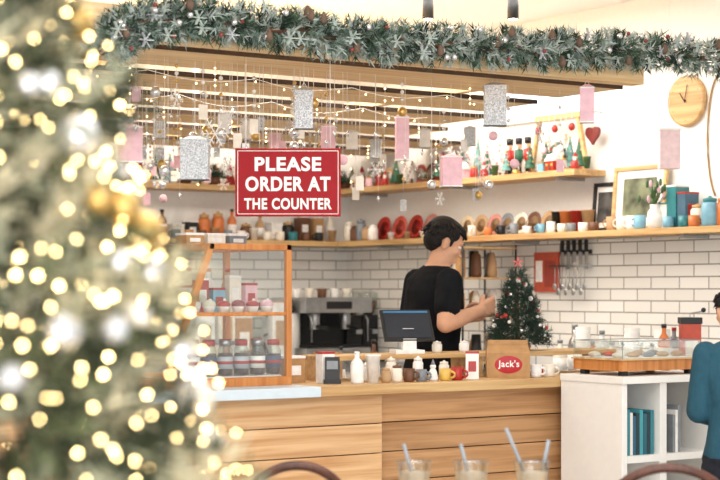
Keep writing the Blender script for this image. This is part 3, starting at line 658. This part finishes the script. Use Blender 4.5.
# ---------------- garland
cp=[(104,48),(118,32),(150,22),(200,18),(250,25),(300,32),(350,38),(400,42),(450,45),(500,48),(550,50),(600,50),(650,51),(700,57),(760,70)]
pts=[]
for (a,b),(c,d) in zip(cp[:-1],cp[1:]):
    for t in np.linspace(0,1,8)[:-1]:
        px=a+(c-a)*t; py=b+(d-b)*t+2*math.sin(px*.12); X=at_Y(px,5.645); pts.append((X,5.645,zz(py,X,5.645)))
P_=np.array(pts); q=MB(); q.tube(pts,.012,BROWN,6)
N=1700; idx=rng.integers(0,len(P_)-1,N); B=P_[idx]+rng.random((N,1))*(P_[idx+1]-P_[idx]); T=np.gradient(P_,axis=0)[idx]; T/=np.linalg.norm(T,axis=1,keepdims=True)
D=rng.normal(size=(N,3)); D=D-(D*T).sum(1,keepdims=True)*T; D/=np.linalg.norm(D,axis=1,keepdims=True)
D[D[:,1]>0,1]*=.3; D=D+T*rng.normal(size=(N,1))*.5; D/=np.linalg.norm(D,axis=1,keepdims=True)
q.needles(B+D*.01,D*1.0,.072,.036,17,.0035,[NG1,NG2,NG3,mat('needle_greygreen','#74897c',.8),NG3,NG3,NG2],.7)
for i in range(80):
    p=pts[random.randrange(len(pts)-2)]; a=random.random()*6.28; o=Vector((random.uniform(-.02,.02),-.06-.02*random.random(),.06*math.sin(a)))+Vector(p)
    if i%5==0: q.lathe([(.004,-.02),(.016,-.01),(.014,.01),(.004,.028)],mat('cone','#6b5444',.7),loc=o,n=8)
    elif i%5 in(1,3) and i%4:
        for k in range(6):
            b=k*1.047; q.bar(o,o+Vector((.03*math.cos(b),-.01,.03*math.sin(b))),.01,NG3 if i%2 else GLIT,.003)
    elif i%5==2: q.sph(o,.009,mat('berry','#8c3b35',.5),8)
    else: q.sph(o,.013,SILV,10)
q.finish('frosted_pine_garland')
# ---------------- ceiling fittings
for px in(428,513):
    X,Y=W(px,9.2); q=MB(); q.cyl((0,0,0),(0,0,.14),.03,BLACK,n=20); q.cyl((0,0,.14),(0,0,ZC-zz(19,X,Y)),.01,BLACK); q.cyl((0,0,-.003),(0,0,.0),.024,mat('lamp_face','#fff3df',.4,emit=5),n=20); q.finish('ceiling_spotlight',(X,Y,zz(19,X,Y)))
q=MB(); q.box((0,0,-.03),(2.6,.1,.06),WLAM); q.box((0,0,-.065),(2.5,.06,.01),mat('tube_glow','#fff8ec',.4,emit=6)); q.finish('ceiling_tube_light',(4.9,8.9,ZC),0)
# ---------------- big christmas tree
TX,TY=W(-84,2.4)
LIT=mat('warm_fairy_light','#ffdb98',.4,emit=40,noise=0)
TG=[mat('bt_needle_olive','#5a6342',.8),mat('bt_needle_dark','#353f2a',.8),mat('bt_needle_frost','#adaf94',.8),mat('bt_needle_cream','#d2c9a8',.8),mat('bt_needle_dark','#353f2a',.8)]
H2=2.45
def ex2(q):
    for i in range(170):
        t=random.random(); z=.35+(H2-.4)*t; r=.64*(1-t)+.02; a=random.random()*6.28; c=[SILV,GOLD,CREAM,SILV,GLIT][i%5]
        q.sph((r*math.cos(a),r*math.sin(a),z),random.choice([.018,.025,.03]),c,16)
xtree('christmas_tree',(TX,TY,0),H2,.66,4400,.10,.05,22,.0032,TG,.25,ex2,True,60)
q=MB(); ico=[(0,0,1),(.894,0,.447),(.276,.851,.447),(-.724,.526,.447),(-.724,-.526,.447),(.276,-.851,.447),(.724,.526,-.447),(-.276,.851,-.447),(-.894,0,-.447),(-.276,-.851,-.447),(.724,-.526,-.447),(0,0,-1)]
icf=[(0,1,2),(0,2,3),(0,3,4),(0,4,5),(0,5,1),(1,6,2),(2,7,3),(3,8,4),(4,9,5),(5,10,1),(6,7,2),(7,8,3),(8,9,4),(9,10,5),(10,6,1),(11,7,6),(11,8,7),(11,9,8),(11,10,9),(11,6,10)]
for i in range(2400):
    u=random.random(); t=1-math.sqrt(1-u*.99); z=.3+(H2-.32)*t; r=.67*(1-t)*random.uniform(.86,1.08)+.03; a=random.random()*6.283; s=random.uniform(.0016,.0029)
    q.add([(r*math.cos(a)+v[0]*s,r*math.sin(a)+v[1]*s,z+v[2]*s) for v in ico],icf,LIT,True)
q.finish('tree_fairy_lights',(TX,TY,0))
# ---------------- foreground
tx,ty=W(478,4.95)
q=MB(); q.lathe([(.34,.72),(.35,.725),(.35,.745),(.345,.75),(0,.75)],SHELFX,n=48); q.lathe([(.03,.03),(.03,.72)],BLACK); q.lathe([(.22,0),(.22,.015),(.03,.04)],BLACK,n=32); q.finish('cafe_table',(tx,ty,0))
MILK=mat('iced_milk_drink','#c9bba9',.4,noise=.1); PLC=glass('plastic_cup','#eef1f1',.16); STRW=mat('straw_grey','#8f969d',.4)
for px,st in((414,((-.03,.0,.19),(.01,0,.05))),(471,((-.03,0,.19),(.01,0,.04))),(532,((-.075,0,.235),(.0,0,.06)))):
    X,Y=W(px,4.95); q=MB(); q.lathe([(.034,0),(.05,.14),(.052,.142)],PLC,n=28); q.lathe([(.032,.004),(.046,.11),(0,.112)],MILK,n=28)
    q.cyl(st[1],st[0],.0055,STRW,n=10); 
    if px==532: q.cyl((.02,.02,.05),(.05,.02,.2),.0055,STRW,n=10)
    q.finish('iced_drink_cup',(X,Y,.75),YAW)
def chair(px,d,w,top,rz):
    X,Y=W(px,d); q=MB(); r=w/2
    q.lathe([(r*.95,.43),(r,.44),(r,.46),(r*.9,.465),(0,.46)],DARKW,n=32)
    for i in range(4):
        a=math.pi/4+i*math.pi/2; q.cyl((r*.75*math.cos(a),r*.75*math.sin(a),.43),(r*.98*math.cos(a),r*.98*math.sin(a),0),.017,DARKW,.012)
    q.tube([(r*.8*math.cos(t),r*.8*math.sin(t),.2) for t in np.linspace(0,6.283,25)[:-1]],.009,DARKW,closed=True)
    for f,tp,rr in((.98,top-.014,.014),(.6,top-.12,.009)):
        pts=[(r*f*math.cos(t),-r*.6-.06*math.sin(t),.45+(tp-.45)*max(0,math.sin(t))**.5) for t in np.linspace(0,math.pi,33)]
        q.tube(pts,rr,DARKW)
    q.finish('bentwood_chair',(X,Y,0),rz)
chair(293,5.2,.38,.885,YAW+.1); chair(665,5.2,.44,.88,YAW-.1)
# ---------------- people
SK=mat('skin','#d8a585',.65,noise=.03,spec=.3); SHB=mat('black_tee','#1a1b1e',.95,noise=.15,nscale=14,bump=.6,spec=.12); PANT=mat('dark_trousers','#24262e',.9,spec=.2); HAIR=mat('black_hair','#120e0d',.65,noise=.3,nscale=120,spec=.3); SHOE=mat('shoes','#2a2a2c',.6)
def remesh(q,name,vox,smooth,parent,matfn,mats,loc,rz,scale=1):
    o=q.finish('tmp'); m=o.modifiers.new('r','REMESH'); m.mode='VOXEL'; m.voxel_size=vox; 
    s=o.modifiers.new('s','SMOOTH'); s.factor=.5; s.iterations=smooth
    bpy.context.view_layer.update(); dg=bpy.context.evaluated_depsgraph_get()
    me=bpy.data.meshes.new_from_object(o.evaluated_get(dg)); bpy.data.objects.remove(o)
    me.materials.clear()
    for x in mats: me.materials.append(x)
    n=len(me.polygons); C=np.empty(n*3); me.polygons.foreach_get('center',C); C=C.reshape(-1,3)
    me.polygons.foreach_set('material_index',matfn(C).astype(np.int32) if matfn else np.zeros(n,np.int32))
    me.polygons.foreach_set('use_smooth',np.ones(n,bool))
    ob=bpy.data.objects.new(name,me); bpy.context.collection.objects.link(ob)
    if parent: ob.parent=parent
    else: ob.location=loc; ob.rotation_euler=(0,0,rz); ob.scale=(scale,)*3
    return ob
def person(name,loc,rz,scale,pose,shirt,pants,hairlong=False,sleeve=.62):
    q=MB(); prims=[]; Z=SK; ln_=pose.get('lean',0)
    def cap(p1,p2,r1,r2,mi):
        p1=Vector(p1);p2=Vector(p2); q.cyl(p1,p2,r1,Z,r2,n=20); q.sph(p1,r1,Z,16); q.sph(p2,r2,Z,16); prims.append((np.array(p1),np.array(p2),r1,r2,mi))
    S=[(.84,0,.10,.155),(.92,0,.112,.168),(1.0,.0,.108,.158),(1.08,.0,.102,.148),(1.18,.0,.108,.155),(1.3,-.005,.114,.17),(1.38,-.01,.11,.178),(1.43,-.012,.097,.168),(1.465,-.012,.074,.125),(1.49,-.005,.058,.075),(1.5,0,.05,.055)]
    vs=[];fs=[];n=32
    for z,x,a,b in S:
        x=x+ln_*max(0,z-1.0)
        for i in range(n):
            t=2*math.pi*i/n; c,s=math.cos(t),math.sin(t); e=.82
            wr=.005*math.sin(5*t+z*22)*(1 if z<1.4 else 0)+.003*math.sin(60*z+2*t)
            vs.append((x+(a+wr)*math.copysign(abs(c)**e,c),(b+wr)*math.copysign(abs(s)**e,s),z))
    for j in range(len(S)-1):
        for i in range(n): k=(i+1)%n; fs.append((j*n+i,j*n+k,(j+1)*n+k,(j+1)*n+i))
    fs.append(tuple(range(n))[::-1]); fs.append(tuple((len(S)-1)*n+i for i in range(n)))
    q.add(vs,fs,Z)
    hc=Vector(pose['head']); 
    cap((-.01+ln_*.44,0,1.44),hc+Vector((-.02,0,-.06)),.056,.05,0)
    for s in(-1,1):
        cap((0,s*.09,.88),(.01,s*.1,.5),.09,.062,2); cap((.01,s*.1,.5),(-.01,s*.1,.09),.062,.045,2)
        cap((-.02,s*.1,.05),(.14,s*.11,.035),.045,.035,3)
    for s,key in((-1,'R'),(1,'L')):
        sh,el,wr=[Vector(v) for v in pose[key]]
        cap(sh,el,.05,.04,0); cap(el,el.lerp(wr,.35),.041,.04,0); cap(el.lerp(wr,.35),wr,.04,.026,0)
        cap(sh,sh.lerp(el,sleeve),.062,.061,1)
        if sleeve>.9: cap(el,wr.lerp(el,.08),.058,.04,1); 
        xh=(wr-el).normalized(); up=Vector((0,0,1)) if abs(xh.z)<.8 else Vector((1,0,0))
        yh=(up-xh*up.dot(xh)).normalized(); zh=xh.cross(yh)*(1 if s<0 else -1)
        def HP(a,b,c): return wr+xh*a+yh*b+zh*c
        cu=pose['curl']
        for i,(y0_,ln) in enumerate(((.03,.068),(.01,.076),(-.01,.07),(-.028,.054))):
            cap(HP(.0,y0_*.55,0),HP(.082-.004*i,y0_,0),.0145,.0125,0)
            a=0; p=(.082-.004*i,y0_,0)
            for j,f in enumerate((.45,.32,.26)):
                a+=cu*(1,.9,.7)[j]; p2=(p[0]+ln*f*math.cos(a)*1.1,p[1],p[2]-ln*f*math.sin(a)*1.1); cap(HP(*p),HP(*p2),.0095-.0008*j,.0088-.0008*j,0); p=p2
        cap(HP(.012,.018,-.004),HP(.04,.045,-.018),.014,.012,0); cap(HP(.04,.045,-.018),HP(.066,.05,-.038),.0115,.0105,0); cap(HP(.066,.05,-.038),HP(.084,.046,-.055),.0105,.009,0)
    HM=Matrix.Translation(hc)@Matrix.Rotation(pose['hyaw'],4,'Z')@Matrix.Rotation(pose['hpitch'],4,'Y')@Matrix.Scale(.94,4)
    E=lambda c,r:q.sph(c,r,Z,24,HM)
    E((-.015,0,.03),(.094,.072,.086)); E((.02,0,-.025),(.068,.056,.088)); E((.055,0,-.083),(.03,.028,.024)); E((.03,0,-.07),(.052,.046,.033))
    E((.081,0,-.014),(.014,.010,.026)); E((.096,0,-.024),(.013,.011,.010)); E((.082,0,-.054),(.012,.023,.006)); E((.081,0,-.064),(.012,.02,.007)); E((.076,0,.03),(.016,.045,.01))
    for s in(-1,1): E((-.01,s*.074,-.01),(.02,.009,.031)); E((-.014,s*.082,.002),(.014,.006,.02)); E((.053,s*.034,-.02),(.03,.021,.025))
    def mf(C):
        best=np.full(len(C),9.); idx=np.zeros(len(C))
        for p1,p2,r1,r2,mi in prims:
            d=p2-p1; L=(d*d).sum(); t=np.clip(((C-p1)@d)/L,0,1); sd=np.linalg.norm(C-(p1+t[:,None]*d),axis=1)-(r1+(r2-r1)*t)
            u=sd<best; best[u]=sd[u]; idx[u]=mi
        out=idx.copy(); z=C[:,2]; tor=(best>.007)|((idx==0)&(z<1.485)&(np.abs(C[:,1])<.14)&(z>1.3)&(C[:,0]<.13))
        out[tor&(z<=1.5)]=1; out[(z<.93)&(np.abs(C[:,1])<.2)&(z>.08)&(out!=0)]=2
        out[(z>1.497)&(np.abs(C[:,1])<.13)]=0
        hd=np.linalg.norm(C-np.array(hc),axis=1)<.1; out[hd]=0
        return out
    body=remesh(q,name,.0045,3,None,mf,[SK,shirt,pants,SHOE],loc,rz,scale)
    q=MB(); E=lambda c,r:q.sph(c,r,HAIR,24,HM)
    E((-.026,0,.045),(.092,.08,.084)); E((-.055,0,.0),(.056,.064,.068)); E((.033,0,.082),(.050,.056,.032)); 
    for s in(-1,1): E((-.0,s*.061,.048),(.046,.018,.038)); E((.018,s*.07,.012),(.008,.006,.028)); E((-.05,s*.05,-.01),(.033,.02,.038))
    if hairlong: E((-.06,0,-.06),(.05,.075,.1))
    rr=random.Random(5)
    for i in range(260):
        th=rr.uniform(0,6.28); ph=rr.uniform(-.35,1.5)
        n_=Vector((math.cos(th)*math.cos(ph),math.sin(th)*math.cos(ph),math.sin(ph)))
        if n_.x>.5 and n_.z<.45: continue
        if n_.x>-.2 and n_.z<-.05: continue
        p=Vector((-.025+n_.x*.086,n_.y*.074,.043+n_.z*.078)); fl=Vector((n_.x*.3+.45*(n_.z)+rr.uniform(-.15,.15),n_.y*.4+rr.uniform(-.15,.15),-.75+n_.z*.6)).normalized()
        e=p+n_*.009+fl*.034; q.cyl(HM@p,HM@e,.008,HAIR,.002,n=6)
    for i in range(11):
        y=-.048+.0095*i; q.cyl(HM@Vector((.05,y,.095)),HM@Vector((.088+.003*(i%2),y+.008,.056+.005*(i%3))),.009,HAIR,.003,n=6)
    remesh(q,'hair',.003,1,body,None,[HAIR],None,0)
    q=MB(); EW=mat('eye_white','#e8e4de',.3)
    for s in(-1,1):
        q.sph((.072,s*.03,.008),(.011,.013,.008),EW,12,HM); q.sph((.0795,s*.03,.008),(.004,.0055,.0055),HAIR,10,HM)
        q.box((.085,s*.031,.03),(.006,.028,.005),HAIR,HM)
    q.box((.0925,0,-.059),(.003,.03,.003),mat('lip','#a8604f',.5),HM)
    q.finish('face_details',parent=body)
    return body
pose1=dict(head=(.062,-.02,1.60),hyaw=math.radians(-16),hpitch=math.radians(26),curl=.62,lean=.06,
  R=((.01,-.155,1.42),(-.06,-.24,1.225),(.15,-.20,1.285)),L=((.01,.155,1.42),(.01,.23,1.18),(.22,.07,1.25)))
bx,by=W(431,8.1)
bar=person('barista_person',(bx,by,0),math.radians(-7),1.0,pose1,SHB,PANT)
q=MB(); q.lathe([(.026,0),(.03,.01),(.027,.06),(.022,.08),(.025,.09)],STEEL); q.finish('milk_jug',(.222,-.15,1.255),parent=bar)
pose2=dict(head=(.03,.03,1.62),hyaw=.3,hpitch=.15,curl=.25,R=((-.01,-.165,1.42),(-.05,-.22,1.15),(.06,-.2,.93)),L=((-.01,.16,1.42),(0,.19,1.15),(.2,.1,1.10)))
X,Y=W(739,6.6)
person('child_customer',(X,Y,0),math.radians(55),.8,pose2,mat('teal_jacket','#2c5363',.9,spec=.2),PANT,sleeve=1.0)
# ---------------- lights
def area(n,loc,sx,sy,e,c=(1,1,1),rot=(0,0,0)):
    l=bpy.data.lights.new(n,'AREA'); l.shape='RECTANGLE'; l.size=sx; l.size_y=sy; l.energy=e; l.color=c
    o=bpy.data.objects.new(n,l); bpy.context.collection.objects.link(o); o.location=loc; o.rotation_euler=rot
area('added_overhead_fill_front',(2.6,3.2,2.95),4,3,110,(1,.98,.95))  # area lamp added overhead to brighten the front, no real fixture
area('added_overhead_fill_back',(4.3,7.9,2.95),3.5,2.5,190,(1,.98,.95))  # area lamp added above the canopy to brighten the back
area('added_camera_side_fill',(-1.5,-2.5,1.5),5,2.4,310,(.98,.98,1),(math.radians(95),0,math.radians(-25)))  # added fill lamp behind the camera, lifts the slat undersides
w=bpy.data.worlds.new('w'); bpy.context.scene.world=w; w.use_nodes=True; w.node_tree.nodes['Background'].inputs[0].default_value=(.96,.98,1,1); w.node_tree.nodes['Background'].inputs[1].default_value=1.05
# ---------------- camera
c=bpy.data.cameras.new('camera'); c.lens=86.6; c.sensor_width=36; c.shift_y=50/720; c.dof.use_dof=True; c.dof.focus_distance=7.4; c.dof.aperture_fstop=3.3; c.clip_start=.05
o=bpy.data.objects.new('camera',c); bpy.context.collection.objects.link(o); o.location=(0,0,CH); o.rotation_euler=(math.pi/2,0,-math.atan2(FX,FY)); bpy.context.scene.camera=o
bpy.context.scene.view_settings.view_transform='Standard'
